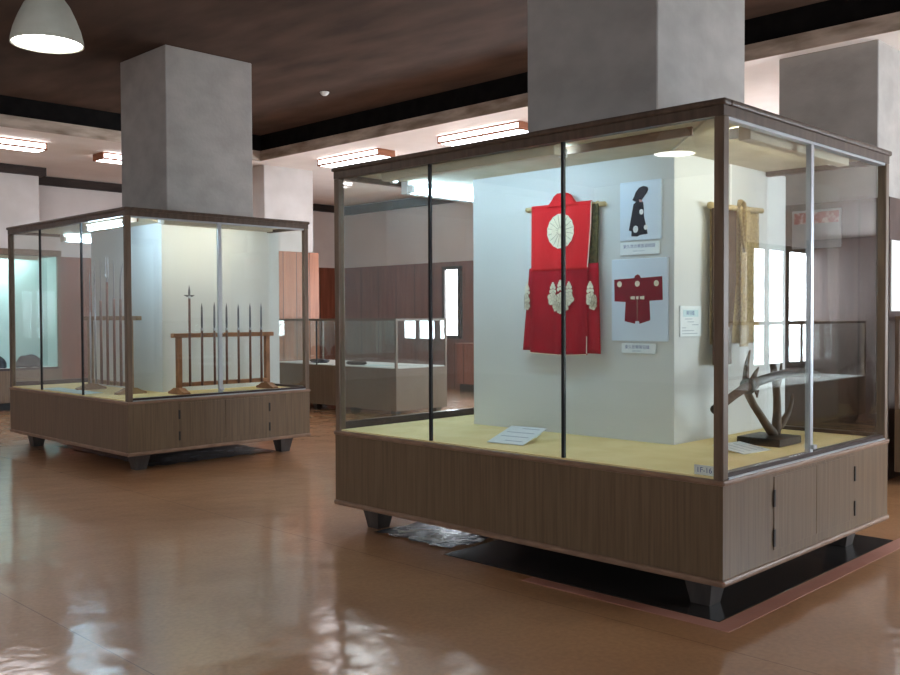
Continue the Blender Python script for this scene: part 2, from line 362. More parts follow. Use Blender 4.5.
# ------------------------------------------------------------------ big pillar display cases
def display_case(label, cx, cy, sx, sy, lin, strips, lampy, flip=False):
    """local frame: near corner at 0,0; front glass on x=0, sliding doors on y=0.
    lin = (x0, y0, x1, y1) of the white lining round the pillar"""
    t = thing('display_case', label, 'display case', (cx, cy, 0), None, 'glass display cases built round pillars')
    bx('base_cabinet', (0, 0, .185), (sx, sy, .617), 'wood', t)
    o1 = .012
    bm = bmesh.new(); box(bm, (-o1, -o1, .153), (sx+o1, sy+o1, .186), .012, 2); obj('base_molding', bm, 'wood_trim', t)
    bm = bmesh.new(); box(bm, (-.01, -.01, .616), (sx+.01, sy+.01, .643), .009, 2); obj('ledge_molding', bm, 'wood_trim', t)
    for fx, fy in ((.20, .20), (sx-.20, .20), (.20, sy-.20), (sx-.20, sy-.20)):
        bm = bmesh.new(); frustum(bm, (fx, fy, 0), (.10, .10), (fx, fy, .155), (.16, .16)); obj('foot', bm, 'foot', t)
    for i, (a, b) in enumerate(((.503, .992), (.996, 1.50))):
        d = bx('door', (a, -.004, .236), (b, .002, .600), 'wood', t, .001)
        hx = a if i == 0 else b
        for z in (.255, .452):
            bx('hinge', (hx-.008, -.009, z), (hx+.008, -.003, z+.084), 'hinge', d)
    lx0, ly0, lx1, ly1 = lin
    # deck ring and roof ring round the lining
    def ring(name, z0, z1, m, e=0):
        return bxs(name, [((e, e, z0), (lx0, sy-e, z1)), ((lx0, e, z0), (sx-e, ly0, z1)), ((lx0, ly1, z0), (sx-e, sy-e, z1))], m, t)
    ring('deck', .6435, .652, 'deck', .012)
    ring('ceiling_panel', 2.33, 2.345, 'case_ceiling', .05)
    ring('roof_board', 2.346, 2.36, 'wood_frame', .01)
    w = .02
    e = lx1
    bxs('back_panel', [((lx0, ly0, .652), (lx0+w, ly1, 2.329)), ((lx0+w, ly0, .652), (e, ly0+w, 2.329)), ((lx0+w, ly1-w, .652), (e, ly1, 2.329))], 'lining', t)
    p = .05
    for px, py in ((0, 0), (sx-p, 0), (0, sy-p), (sx-p, sy-p)):
        bx('corner_post', (px, py, .642), (px+p, py+p, 2.30), 'wood_frame', t, .004)
    bxs('top_frame', [((0, 0, 2.30), (p, sy, 2.346)), ((p, 0, 2.30), (sx, p, 2.346)), ((p, sy-p, 2.30), (sx, sy, 2.346)), ((sx-p, p, 2.30), (sx, ly0, 2.346)), ((sx-p, ly1, 2.30), (sx, sy-p, 2.346))], 'wood_top', t)
    bm = bmesh.new()
    c = .05; o2 = .014
    for lo, hi in (((-o2, -o2, 2.346), (c, sy+o2, 2.376)), ((c, -o2, 2.346), (sx+o2, c, 2.376)), ((c, sy-c, 2.346), (sx+o2, sy+o2, 2.376)), ((sx-c, c, 2.346), (sx+o2, ly0, 2.376)), ((sx-c, ly1, 2.346), (sx+o2, sy-c, 2.376))):
        box(bm, lo, hi, .010, 2)
    obj('cornice', bm, 'wood_top', t)
    # front panes with black joints
    g0, g1 = .643, 2.30
    ys = [p]+sorted(strips)+[sy-p]
    for a, b in zip(ys, ys[1:]): bx('front_glass', (.020, a+.001, g0), (.026, b-.001, g1), 'glass', t)
    for y in strips: bx('black_joint', (.014, y-.0085, g0), (.032, y+.0085, g1), 'black', t)
    # sliding panes on the right face
    ms = .962
    bx('sliding_glass', (p, .016, .672), (ms+.03, .021, 2.29), 'glass', t)
    s2 = bx('sliding_glass', (ms-.03, .030, .672), (sx-p, .035, 2.29), 'glass', t)
    bx('metal_stile', (ms-.022, .010, .668), (ms+.016, .040, 2.292), 'alu', t, .003)
    bx('lock', (ms-.022, -.012, .690), (ms+.018, .009, .712), 'alu', t, .003)
    bx('lower_track', (p, .006, .643), (sx-p, .048, .671), 'rail_dark', t)
    bx('metal_sill', (p, -.004, .643), (sx-p, .005, .652), 'alu', t)
    bx('upper_track', (p, .006, 2.286), (sx-p, .048, 2.30), 'alu', t)
    # far end and back
    bx('end_glass', (p, sy-.026, .70), (sx-p, sy-.020, 2.295), 'glass', t)
    bx('end_rail', (p, sy-.045, .643), (sx-p, sy-.004, .70), 'rail_dark', t)
    bx('back_glass', (sx-.026, ly1, .66), (sx-.020, sy-p, 2.295), 'glass', t)
    bx('back_glass', (sx-.026, p, .66), (sx-.020, ly0, 2.295), 'glass', t)
    for lo, hi in (((sx-.045, ly1, .6525), (sx-.004, sy-p, .675)), ((sx-.045, p, .6525), (sx-.004, ly0, .675))): bx('back_rail', lo, hi, 'rail_dark', t)
    # lamps: a batten along the front and one along the sliding doors, tubes on the inner side
    a, b = lampy
    if flip: hx, tx, sk, dz = (.10, .20), .15, (.125, .175), -.03
    else: hx, tx, sk, dz = (.105, .175), .200, (.176, .222), 0
    h = bx('lamp_housing', (hx[0], a, 2.262-dz), (hx[1], b, 2.329), 'housing', t, .004)
    bm = bmesh.new(); tube(bm, ((tx, a+.03, 2.283+dz), (tx, b-.03, 2.283+dz)), .014, 12); obj('tube', bm, 'tube_cool_strong' if flip else 'tube_cool', h)
    for lo, hi in (((sk[0], a, 2.255+dz*.6), (sk[1], a+.03, 2.305+dz*.5)), ((sk[0], b-.03, 2.255+dz*.6), (sk[1], b, 2.305+dz*.5))): bx('socket', lo, hi, 'white', h, .003)
    a, b = .55, 1.75
    h = bx('lamp_housing', (a, sy-.12, 2.240), (b, sy-.055, 2.329), 'white', t, .004)
    bm = bmesh.new(); tube(bm, ((a+.03, sy-.148, 2.272), (b-.03, sy-.148, 2.272)), .016, 12); obj('tube', bm, 'tube_cool', h)
    for lo, hi in (((a, sy-.17, 2.248), (a+.03, sy-.121, 2.30)), ((b-.03, sy-.17, 2.248), (b, sy-.121, 2.30))): bx('socket', lo, hi, 'white', h, .003)
    a, b = .42, 1.62
    h = bx('lamp_housing', (a, .085, 2.256), (b, .15, 2.329), 'housing', t, .004)
    bm = bmesh.new(); tube(bm, ((a+.03, .178, 2.300), (b-.03, .178, 2.300)), .014, 12); obj('tube', bm, 'tube_warm', h)
    for lo, hi in (((a, .151, 2.27), (a+.03, .2, 2.322)), ((b-.03, .151, 2.27), (b, .2, 2.322))): bx('socket', lo, hi, 'white', h, .003)
    # baffle strip along the front ceiling and the mitre strip at the corner
    bx('baffle', (.27, .32, 2.285), (.285, min(a+.75, sy-.3), 2.329), 'wood_trim', t)
    bm = bmesh.new(); d = (V((lx0, ly0, 0))-V((.06, .06, 0))); n = V((-d.y, d.x, 0)).normalized()*.025
    q = [V((.06, .06, 0))+n, V((.06, .06, 0))-n, V((lx0, ly0, 0))-n*1.0, V((lx0, ly0, 0))+n]
    plate(bm, [(v.x, v.y) for v in q], 2.318, 2.3295); obj('mitre_strip', bm, 'case_ceiling', t)
    return t

MX, MY = 3.922, 2.124
AX, AY = 3.974, 7.932
display_case('large glass and wood pillar case holding the red coat, posters and sword', MX, MY, 2.01, 2.805, (.838, .761, 2.25, 2.332), (3.050-MY, 4.045-MY), (1.05, 2.45))
display_case('glass and wood pillar case holding the racks of spears, left of the photo', AX, AY, 2.0, 2.707, (.706, .668, 2.10, 2.22), (8.880-AY, 9.845-AY), (.30, 1.06), True)

# ------------------------------------------------------------------ scarlet coat on its rod (front face of the lining, X = 4.76)
PX = MX+.838
coat = thing('sleeveless_coat', 'scarlet sleeveless coat with cream round crest hanging on bamboo rod', 'coat', (PX-.045, 3.655, 0), ROT_X)
def fold(a, z):
    t_ = max(0, min(1, (2.10-z)/.95))
    return .010*t_*math.sin(a*26+.6)+.006*t_*math.sin(a*61+2)+.014*t_
def lerp_edges(tab, z):
    for (z0, l0, r0), (z1, l1, r1) in zip(tab, tab[1:]):
        if z1 <= z <= z0:
            k = (z0-z)/(z0-z1) if z0 != z1 else 0
            return l0+(l1-l0)*k, r0+(r1-r0)*k
    return tab[-1][1:]
def cloth(name, tab, m, parent, nz=26, na=26, off=0, hem=None, thick=.008, foldf=fold):
    bm = bmesh.new(); rows = []
    zt, zb = tab[0][0], tab[-1][0]
    for i in range(nz+1):
        z = zt+(zb-zt)*i/nz; l, r = lerp_edges(tab, z); row = []
        for j in range(na+1):
            a = l+(r-l)*j/na
            zz = z+((hem(a)*i/nz) if hem else 0)
            row.append((a, zz, foldf(a, zz)+off))
        rows.append(row)
    F = [[bm.verts.new(p) for p in row] for row in rows]; B = [[bm.verts.new((p[0], p[1], p[2]-thick)) for p in row] for row in rows]
    for i in range(nz):
        for j in range(na):
            bm.faces.new((F[i][j], F[i+1][j], F[i+1][j+1], F[i][j+1])); bm.faces.new((B[i][j], B[i][j+1], B[i+1][j+1], B[i+1][j]))
    for i in range(nz):
        bm.faces.new((F[i][0], B[i][0], B[i+1][0], F[i+1][0])); bm.faces.new((F[i][na], F[i+1][na], B[i+1][na], B[i][na]))
    for j in range(na):
        bm.faces.new((F[0][j], F[0][j+1], B[0][j+1], B[0][j])); bm.faces.new((F[nz][j], B[nz][j], B[nz][j+1], F[nz][j+1]))
    return obj(name, bm, m, parent, True)
cloth('upper_body', [(2.095, -.237, .232), (1.95, -.236, .228), (1.68, -.234, .205)], 'red', coat, off=.010)
cloth('upper_body', [(1.70, -.232, .205), (1.16, -.235, .205)], 'red_dark', coat, off=.008, hem=lambda a: -.012*math.cos(a*6))['label'] = 'crimson lower front panel'
cloth('skirt', [(1.70, -.265, -.20), (1.175, -.315, -.19)], 'red_dark', coat, 16, 8, off=-.002)
cloth('skirt', [(1.715, .18, .277), (1.165, .195, .305)], 'red_dark', coat, 16, 8, off=-.002)
cloth('lining', [(2.075, .20, .272), (1.66, .19, .268)], 'lining_green', coat, 10, 4, off=-.006)
bm = bmesh.new()       # upright collar
prof = [(-.115, 2.078), (-.09, 2.092), (-.068, 2.115), (-.048, 2.142), (-.022, 2.158), (.045, 2.158), (.072, 2.142), (.092, 2.115), (.11, 2.095), (.135, 2.078)]
plate(bm, prof[::-1], -.004, .022); obj('collar', bm, 'red', coat)
bm = bmesh.new()       # pale piping down the right edge of the body and at the hem
tube(bm, [(.233, 2.09, .013), (.229, 1.95, fold(.229, 1.95)+.012), (.207, 1.69, fold(.207, 1.69)+.012)], .003, 6)
obj('piping', bm, 'crest', coat); bm = bmesh.new()
tube(bm, [(.205, 1.27, fold(.205, 1.27)+.01), (.205, 1.165, fold(.205, 1.165)+.01)], .003, 6)
obj('slit_edge', bm, 'crest', coat); bm = bmesh.new()
tube(bm, [(a, 1.163-.012*math.cos(a*6), fold(a, 1.16)+.010) for a in [x/20*.43-.23 for x in range(21)]], .0028, 6)
obj('hem_edge', bm, 'crest', coat)
def on_cloth(bm, outline, lift, th=.002, off=.010):
    vs = [bm.verts.new((x, y, fold(x, y)+off+lift)) for x, y in outline]
    cx = sum(x for x, y in outline)/len(outline); cy = sum(y for x, y in outline)/len(outline)
    c = bm.verts.new((cx, cy, fold(cx, cy)+off+lift))
    for i in range(len(vs)): bm.faces.new((c, vs[i], vs[(i+1) % len(vs)]))
bm = bmesh.new()       # sixteen-petal round crest
R_ = .111; out = []
for k in range(128):
    a = 2*math.pi*k/128; out.append((R_*(1-.035*abs(math.cos(8*a)))*math.cos(a)*.97, 1.923+R_*(1-.035*abs(math.cos(8*a)))*math.sin(a)))
on_cloth(bm, out, .005); cr = obj('round_crest', bm, 'crest', coat)
bm = bmesh.new()
for k in range(16):
    a = 2*math.pi*(k+.5)/16
    tube(bm, [(r*math.cos(a)*.97, 1.923+r*math.sin(a), fold(r*math.cos(a), 1.923+r*math.sin(a))+.0158) for r in (.018, .05, .104)], .0016, 5)
tube(bm, [(.018*math.cos(x*.4), 1.923+.018*math.sin(x*.4), .0165) for x in range(17)], .0016, 5)
obj('petal_line', bm, 'crest_line', cr)
def leaf(cx, cz, w, h, n=36, lobes=5, rot=0):
    out = []
    for k in range(n):
        a = 2*math.pi*k/n; r = 1+.10*math.cos(lobes*a); x, y = w*r*math.cos(a), h*r*math.sin(a)
        out.append((cx+x*math.cos(rot)-y*math.sin(rot), cz+x*math.sin(rot)+y*math.cos(rot)))
    return out
def paulownia(cx, leaves, stalks, off, lim=None):
    bm = bmesh.new(); ln = bmesh.new()
    cl = (lambda o: [(max(lim[0], min(lim[1], x)), y) for x, y in o]) if lim else (lambda o: o)
    P = lambda x, y: (max(lim[0], min(lim[1], x)) if lim else x, y, fold(x, y)+off+.0075)
    for i, (dx, dz, w_, h_, rot) in enumerate(leaves):
        on_cloth(bm, cl(leaf(cx+dx, 1.49+dz, w_, h_, rot=rot)), .004+i*.0005, off=off)
        for a in range(0, 360, 45):
            c, s_ = math.cos(math.radians(a)), math.sin(math.radians(a))
            tube(ln, [P(cx+dx+w_*.2*c, 1.49+dz+h_*.2*s_), P(cx+dx+w_*.85*c, 1.49+dz+h_*.85*s_)], .0011, 4)
        tube(ln, [P(x, y) for x, y in cl(leaf(cx+dx, 1.49+dz, w_*1.0, h_*1.0, rot=rot))], .0012, 4)
    for dx, top in stalks:
        for i, (ox, oz, r) in enumerate(((-.016, 0, .0125), (.016, 0, .0125), (0, .006, .010), (-.013, .024, .011), (.013, .024, .011), (0, .028, .008), (-.007, .040, .009), (.007, .040, .009), (0, .052, .0085))):
            on_cloth(bm, cl(circ(cx+dx+ox, 1.49+top+oz, r, 12)), .0042+i*.0002, off=off)
    o = obj('leaf_crest', bm, 'crest', coat); obj('leaf_vein', ln, 'crest_line', o); return o
paulownia(.005, [(-.064, .012, .040, .042, .2), (.064, .012, .040, .042, -.2), (0, .0, .034, .05, 0), (-.034, -.036, .034, .030, .5), (.034, -.036, .034, .030, -.5), (0, -.052, .024, .030, 0)], [(-.066, .058), (0, .070), (.066, .058)], .010)
paulownia(-.264, [(-.006, .006, .034, .042, 0), (.004, -.030, .028, .026, 0)], [(.002, .055)], .016, (-.284, -.222))
paulownia(.240, [(-.006, .006, .036, .042, 0), (.012, -.034, .030, .026, 0), (.024, -.004, .026, .034, 0)], [(-.012, .055)], .006, (.196, .284))
rod = bmesh.new(); tube(rod, [(PX-.024, 3.960, 2.080), (PX-.024, 3.345, 2.070)], .015, 14)
for y in (3.94, 3.40): tube(rod, [(PX-.024, y+.004, 2.0765), (PX-.024, y-.004, 2.0765)], .017, 14)
rt = tag(obj('bamboo_rod', rod, 'bamboo', None, True), 'pale bamboo rod that the scarlet coat hangs from', 'rod')
for y in (3.56, 3.76): bx('bracket', (PX-.01, y, 2.06), (PX-.001, y+.02, 2.085), 'white', rt)

# ------------------------------------------------------------------ posters and captions on the lining
def panel(name, label, cat, loc, rot, w, h, m, th=.014, group=None):
    """panel whose lower left corner is loc; local x right, y up, z out"""
    t = thing(name, label, cat, loc, rot, group)
    bm = bmesh.new(); box(bm, (0, 0, .0005), (w, h, th), .0015); b = obj('board', bm, m, t)
    return t
def printed(parent, name, outline, m, z): 
    bm = bmesh.new(); plate(bm, outline, z, z+.0012); return obj(name, bm, m, parent)
q = panel('photo_panel', 'pale blue photo panel showing a black robe and tall black cap', 'poster', (PX, 3.246, 1.838), ROT_X, .283, .345, 'poster')
sc = lambda x, y: ((x-80)/325*.283, (520-y)/480*.345)
printed(q, 'robe_picture', [sc(*p) for p in ((190, 225), (172, 330), (153, 438), (175, 445), (173, 486), (222, 491), (240, 480), (301, 474), (296, 440), (283, 380), (272, 330), (272, 270), (266, 215), (245, 195), (212, 205))], 'robe_black', .0142)
printed(q, 'cap_picture', [sc(*p) for p in ((182, 190), (198, 160), (208, 130), (235, 95), (270, 84), (300, 95), (308, 115), (300, 135), (278, 168), (258, 195), (235, 208), (205, 206))], 'robe_black', .0158)
for x, y, r in ((254, 293, .016), (208, 430, .021), (288, 420, .015)): printed(q, 'white_crest', circ(*sc(x, y), r*.85, 18, r), 'white', .0158)
printed(q, 'cord_picture', [sc(*p) for p in ((235, 190), (262, 195), (258, 215), (240, 212))], 'pink_skin', .0172)
q = panel('caption_sign', 'narrow white caption plate under the black robe photo panel', 'label', (PX, 3.246, 1.752), ROT_X, .270, .076, 'card', .012)
text('printed_text', '東久世の華族姿絵図', .0245, .132, .050, .0122, 'ink', q); text('printed_text', '明治初年の宮廷装束', .009, .132, .022, .0122, 'print', q)
q = panel('photo_panel', 'pale blue photo panel showing a crimson kimono with three crests', 'poster', (PX, 3.306, 1.245), ROT_X, .388, .485, 'poster')
sc = lambda x, y: ((x-40)/345*.388, (560-y)/515*.485)
printed(q, 'kimono_picture', [sc(*p) for p in ((58, 172), (120, 169), (183, 166), (188, 152), (203, 143), (218, 151), (223, 166), (290, 163), (352, 160), (355, 305), (276, 310), (281, 430), (216, 452), (213, 435), (190, 435), (188, 452), (124, 436), (130, 315), (60, 310))], 'robe_red', .0142)
for x in (92, 203, 318): printed(q, 'white_crest', circ(*sc(x, 202), .0165, 18, .0175), 'crest', .0158)
for x, w_ in ((175, 13), (203, 7), (232, 13)): printed(q, 'white_knot', [sc(x-w_, 281), sc(x+w_, 279), sc(x+w_, 300), sc(x-w_, 298)], 'crest', .0158)
printed(q, 'seam', [sc(200, 300), sc(204, 300), sc(203, 434), sc(201, 434)], 'crest_line', .0158)
q = panel('caption_sign', 'small white caption plate under the crimson kimono photo panel', 'label', (PX, 3.236, 1.172), ROT_X, .232, .058, 'card', .012)
text('printed_text', '東久世華陣羽織', .0245, .108, .036, .0122, 'ink', q); text('printed_text', '緋羅紗地桐紋付', .009, .108, .013, .0122, 'print', q)
LY = MY+.761
q = panel('information_card', 'white information card beside the gold brocade robe', 'label', (4.812, LY, 1.272), ROT_Y, .235, .178, 'card', .008)
printed(q, 'pale_band', [(.03, .115), (.20, .115), (.20, .155), (.03, .155)], 'card_blue', .0082)
text('printed_text', '陣羽織', .03, .11, .135, .0096, 'ink', q)
for i, (a, b) in enumerate(((.05, .13), (.08, .15), (.13, .20), (.02, .06), (.02, .15), (.02, .19))): printed(q, 'printed_line', [(a, .10-i*.017), (b, .10-i*.017), (b, .104-i*.017), (a, .104-i*.017)], 'print', .0082)

# ------------------------------------------------------------------ gold robe on the right face of the lining
robe = thing('brocade_robe', 'gold and brown brocade robe hanging behind the sliding glass', 'robe', (5.40, LY-.05, 0), ROT_Y)
def fold2(a, z):
    t_ = max(0, min(1, (2.08-z)/.9)); return .012*t_*math.sin(a*30)+.012*t_+.006*math.sin(a*55+1)*t_
cloth('front_panel', [(2.03, -.30, -.015), (1.60, -.305, -.02), (1.10, -.325, -.07)], 'gold_dark', robe, 20, 12, .004, foldf=fold2)
cloth('front_panel', [(2.07, .02, .155), (1.70, .02, .13), (1.20, .0, .10)], 'gold_cloth', robe, 20, 12, .010, foldf=fold2)
cloth('back_body', [(2.06, -.29, .315), (1.62, -.29, .318), (1.22, -.30, .30)], 'gold_cloth', robe, 16, 16, -.014, foldf=fold2)
bm = bmesh.new()
tube(bm, [(-.02, 2.05, .02), (.015, 2.10, .014), (.05, 2.085, .018), (.055, 1.98, .024), (.045, 1.88, .028), (.035, 1.78, .03)], [.014, .018, .018, .016, .013, .008], 8, flat=(0, 0, 1))
tube(bm, [(-.02, 2.05, .02), (-.005, 1.98, .022), (.015, 1.88, .03), (.035, 1.78, .032)], [.014, .012, .010, .008], 8, flat=(0, 0, 1))
obj('collar', bm, 'gold_cloth', robe, True)
bm = bmesh.new(); tube(bm, [(5.08, LY-.05, 2.045), (5.73, LY-.05, 2.06)], .016, 12); lathe(bm, [(0, -.022), (.018, -.016), (.022, 0), (.018, .016), (0, .022)], 12, (5.08, LY-.05, 2.045))
rd = tag(obj('hanging_rod', bm, 'bamboo', None, True), 'gold-ended rod that the brocade robe hangs from', 'rod')
bm = bmesh.new(); box(bm, (5.385, LY-.012, 2.05), (5.405, LY-.004, 2.325)); box(bm, (5.385, LY-.06, 2.052), (5.405, LY-.004, 2.064)); obj('strap', bm, 'white', rd)

# ------------------------------------------------------------------ antler stand with sword
DZ = .652
st = thing('sword_stand', 'dark antler sword stand on a black block in the large case', 'stand', (5.20, 2.52, DZ))
bx('base', (-.15, -.13, .0005), (.13, .13, .045), 'lacquer', st, .004)
bm = bmesh.new()
tube(bm, [(.045, 0, .03), (.03, 0, .06), (-.03, 0, .10), (-.11, 0, .165), (-.20, 0, .235), (-.265, 0, .30), (-.295, 0, .385), (-.285, 0, .47), (-.245, 0, .545)], [.03, .03, .026, .023, .022, .022, .019, .014, .005], 10)
tube(bm, [(-.26, .0, .31), (-.20, .012, .37), (-.145, .016, .415), (-.11, .016, .445)], [.021, .018, .012, .004], 8)
obj('antler', bm, 'antler', st, True)
bm = bmesh.new()
tube(bm, [(.06, 0, .03), (.085, 0, .09), (.092, 0, .18), (.088, 0, .26), (.075, 0, .34), (.04, 0, .44), (.012, 0, .50), (-.004, 0, .545)], [.03, .028, .024, .022, .022, .019, .014, .005], 10)
tube(bm, [(.075, 0, .07), (.16, 0, .105), (.24, 0, .16), (.285, 0, .225), (.295, 0, .27)], [.024, .022, .018, .012, .004], 8)
tube(bm, [(.08, 0, .31), (.12, 0, .36), (.14, 0, .42), (.145, 0, .47)], [.018, .015, .010, .004], 8)
obj('antler', bm, 'antler', st, True)
sw = thing('sword', 'long curved dark sword resting across the antler stand', 'sword', (5.185, 2.468, DZ))
bm = bmesh.new(); tube(bm, [(-.70, 0, .255), (-.60, 0, .288), (-.50, 0, .318), (-.40, 0, .345), (-.36, 0, .353)], [.027, .024, .023, .025, .026], 12); obj('hilt', bm, 'hilt', sw, True)
bm = bmesh.new(); tube(bm, [(-.715, 0, .250), (-.685, 0, .260)], .027, 12); obj('pommel', bm, 'lacquer', sw)
bm = bmesh.new(); tube(bm, [(-.361, 0, .352), (-.346, 0, .356)], .046, 16); obj('guard', bm, 'lacquer', sw)
bm = bmesh.new(); tube(bm, [(-.345, 0, .357), (-.20, 0, .378), (-.05, 0, .393), (.10, 0, .402), (.25, 0, .404), (.40, 0, .396), (.54, 0, .372)], [.025, .026, .026, .026, .025, .024, .021], 12); obj('scabbard', bm, 'lacquer', sw, True)
bm = bmesh.new()
for k in range(3):
    c0 = V((-.30+k*.012, 0, .364+k*.002))
    tube(bm, [c0+V((0, .026*math.cos(x*.6), .03*math.sin(x*.6))) for x in range(11)], .006, 6)
tube(bm, [(-.31, -.025, .36), (-.33, -.032, .32), (-.31, -.03, .295), (-.29, -.028, .33)], .006, 6)
obj('cord', bm, 'hilt', sw, True)

# ------------------------------------------------------------------ cards lying in the cases
def card(name, label, c, w, d, yaw, m='card', tilt=0, z=DZ, lines=4, group=None, cat='label', tx=0, lift=0):
    t = thing(name, label, cat, (c[0], c[1], z+.0008+lift), Matrix.Rotation(yaw, 4, 'Z') @ Matrix.Rotation(tilt, 4, 'Y') @ Matrix.Rotation(tx, 4, 'X'), group)
    bm = bmesh.new(); box(bm, (-w/2, -d/2, .0), (w/2, d/2, .004)); obj('sheet', bm, m, t)
    if lines:
        bm = bmesh.new()
        for i in range(lines):
            x = -w*.36+w*.72*i/max(1, lines-1)
            box(bm, (x, -d*.38, .0042), (x+.008, d*(.38 if i % 3 else .1), .0046))
        obj('printed_text', bm, 'print', t)
    return t
card('caption_card', 'white caption card on the yellow deck below the scarlet coat', (4.25, 3.63), .27, .25, .12, tilt=-.26, lift=.037)
bx('wedge', (.04, -.10, -.022), (.10, .10, -.0005), 'card', bpy.context.scene.objects['caption_card'])
card('caption_card', 'white caption card on the yellow deck in front of the antler stand', (4.82, 2.50), .25, .20, -.12, tx=.13, lift=.0125)
t = thing('number_tag', 'small white tag with a case number beside the front corner post', 'sign', (MX+.04, 2.292, DZ), ROT_X)
bm = bmesh.new(); box(bm, (0, 0, 0), (.105, .045, .003)); obj('plate', bm, 'white', t); text('printed_text', '1F-16', .036, .052, .022, .0034, 'ink', t)

# ------------------------------------------------------------------ spear rack on the right side of the spear case
def rack_parts(t, L, h, m, ends=(0, 0)):
    """rack along local x, length L between posts"""
    for x in (0, L):
        bx('post', (x-.024, -.024, .045), (x+.024, .024, h-.02), m, t, .003)
        bm = bmesh.new(); prof = [(-.15, 0), (.15, 0), (.15, .02), (.10, .035), (.05, .06), (-.05, .06), (-.10, .035), (-.15, .02)]
        lo = [bm.verts.new((x-.035, y, z+.001)) for y, z in prof]; hi = [bm.verts.new((x+.035, y, z+.001)) for y, z in prof]
        bm.faces.new(lo); bm.faces.new(hi[::-1])
        for i in range(8): bm.faces.new((lo[i], hi[i], hi[(i+1) % 8], lo[(i+1) % 8]))
        obj('foot', bm, m, t)
    bx('top_rail', (-.07-ends[0], -.03, h-.02), (L+.07+ends[1], .03, h+.022), m, t, .003)
    bx('bottom_rail', (.024, -.03, .072), (L-.024, .03, .110), m, t, .003)
rk = thing('spear_rack', 'brown wooden rack holding seven upright spears behind the sliding glass', 'rack', (4.665, 8.26, DZ), None)
rack_parts(rk, 1.01, .565, 'wood_rack')
def spear(label, x, top, neck, cross=False, dark=False):
    t = thing('spear', label, 'spear', (x, 8.205, DZ), None, 'spears standing in the wooden rack')
    z = lambda a: a-DZ
    bm = bmesh.new(); tube(bm, [(0, 0, .075), (0, 0, z(neck))], [.0125, .0115], 10); obj('shaft', bm, 'shaft_dark' if dark else 'shaft', t, True)
    bm = bmesh.new(); tube(bm, [(0, 0, z(neck)), (0, 0, z(neck)+.025)], .0135, 10); obj('collar', bm, 'steel', t)
    bm = bmesh.new(); tube(bm, [(0, 0, z(neck)+.025), (0, 0, z(neck)+.06), (0, 0, z(top)-.05), (0, 0, z(top))], [.010, .0125, .0105, .001], 8, flat=(1, 0, 0))
    if cross: tube(bm, [(-.058, 0, z(1.607)), (-.03, 0, z(1.600)), (.03, 0, z(1.600)), (.058, 0, z(1.607))], [.002, .009, .009, .002], 8, flat=(0, 0, 1))
    obj('blade', bm, 'steel_dark', t); return t
spear('tall spear with a cross-shaped head, leftmost in the front rack', 4.752, 1.705, 1.575, True)
xs = (4.886, 5.025, 5.163, 5.300, 5.438, 5.571)
ord_ = ('short straight spear next to the cross-headed one', 'straight spear, third from the left end of the front rack', 'straight spear just right of the metal stile, middle of the front rack', 'straight spear, third from the right end of the front rack', 'straight spear with brightly glinting blade, second from the right end', 'straight spear nearest the right post of the front rack')
for i, (x, l) in enumerate(zip(xs, ord_)): spear(l, x, (1.535, 1.547, 1.536, 1.53, 1.538, 1.538)[i], 1.262)
CG = 'pale caption cards in front of the spear rack'
for x, l in ((5.02, 'pale caption card at the left foot of the front spear rack'), (5.28, 'pale caption card in the middle below the front spear rack'), (5.56, 'pale caption card by the right foot of the front spear rack')):
    card('caption_card', l, (x, 8.09), .20, .12, .03, group=CG, lines=3)

# ------------------------------------------------------------------ pole-arm rack on the front side of the spear case
RT = Matrix.Rotation(math.pi/2, 4, 'Z')
rk2 = thing('polearm_rack', 'pale wooden rack of long pole weapons behind the black-jointed glass', 'rack', (4.36, 8.64, DZ), RT)
rack_parts(rk2, .86, .735, 'wood_rack_grey', (.11, .02))
PG = 'pole weapons standing in the pale rack'
def polearm(label, y, neck, build, m='shaft', r=.014):
    t = thing('polearm', label, 'weapon', (4.305, y, DZ), None, PG)
    bm = bmesh.new(); tube(bm, [(0, 0, .075), (0, 0, neck-DZ)], [r, r*.9], 10); obj('shaft', bm, m, t, True)
    bm = bmesh.new(); build(bm, neck-DZ); obj('blade', bm, 'steel', t); return t
def straight(top):
    def f(bm, n): tube(bm, [(0, 0, n), (0, 0, n+.05), (0, 0, top-DZ-.06), (0, 0, top-DZ)], [.012, .013, .010, .001], 8, flat=(0, 1, 0))
    return f
def fork(bm, n):
    tube(bm, [(0, 0, n), (0, 0, n+.04)], .012, 8)
    for s in (-1, 1): tube(bm, [(0, 0, n+.035), (0, s*.022, n+.05), (0, s*.030, n+.09), (0, s*.026, 2.0-DZ)], [.009, .009, .008, .002], 8)
def glaive(bm, n):
    tube(bm, [(0, 0, n), (0, .0, n+.10), (0, -.012, n+.20), (0, -.038, n+.29), (0, -.068, n+.355)], [.015, .018, .019, .016, .001], 8, flat=(0, 1, 0))
def plume(bm, n):
    for k in range(9): tube(bm, [(0, 0, n+k*.03), (0, (-1)**k*.022, n+.025+k*.03)], [.009, .003], 6)
    tube(bm, [(0, 0, n), (0, 0, n+.36)], [.009, .003], 6)
polearm('curved-bladed glaive nearest the corner post in the pale rack', 8.72, 1.575, glaive)
polearm('straight spear between the glaive and the fork in the pale rack', 8.855, 1.58, straight(1.98))
polearm('two-pronged fork weapon in the pale rack', 9.00, 1.745, fork)
polearm('slender spear left of the two-pronged fork', 9.14, 1.565, straight(1.99))
polearm('silver barbed pole weapon, second from the far end of the pale rack', 9.27, 1.60, plume, 'steel', .010)
polearm('thin silver pole weapon at the far end of the pale rack', 9.38, 1.45, straight(1.86), 'steel', .010)
SG = 'pale blue caption sheets on the deck of the spear case'
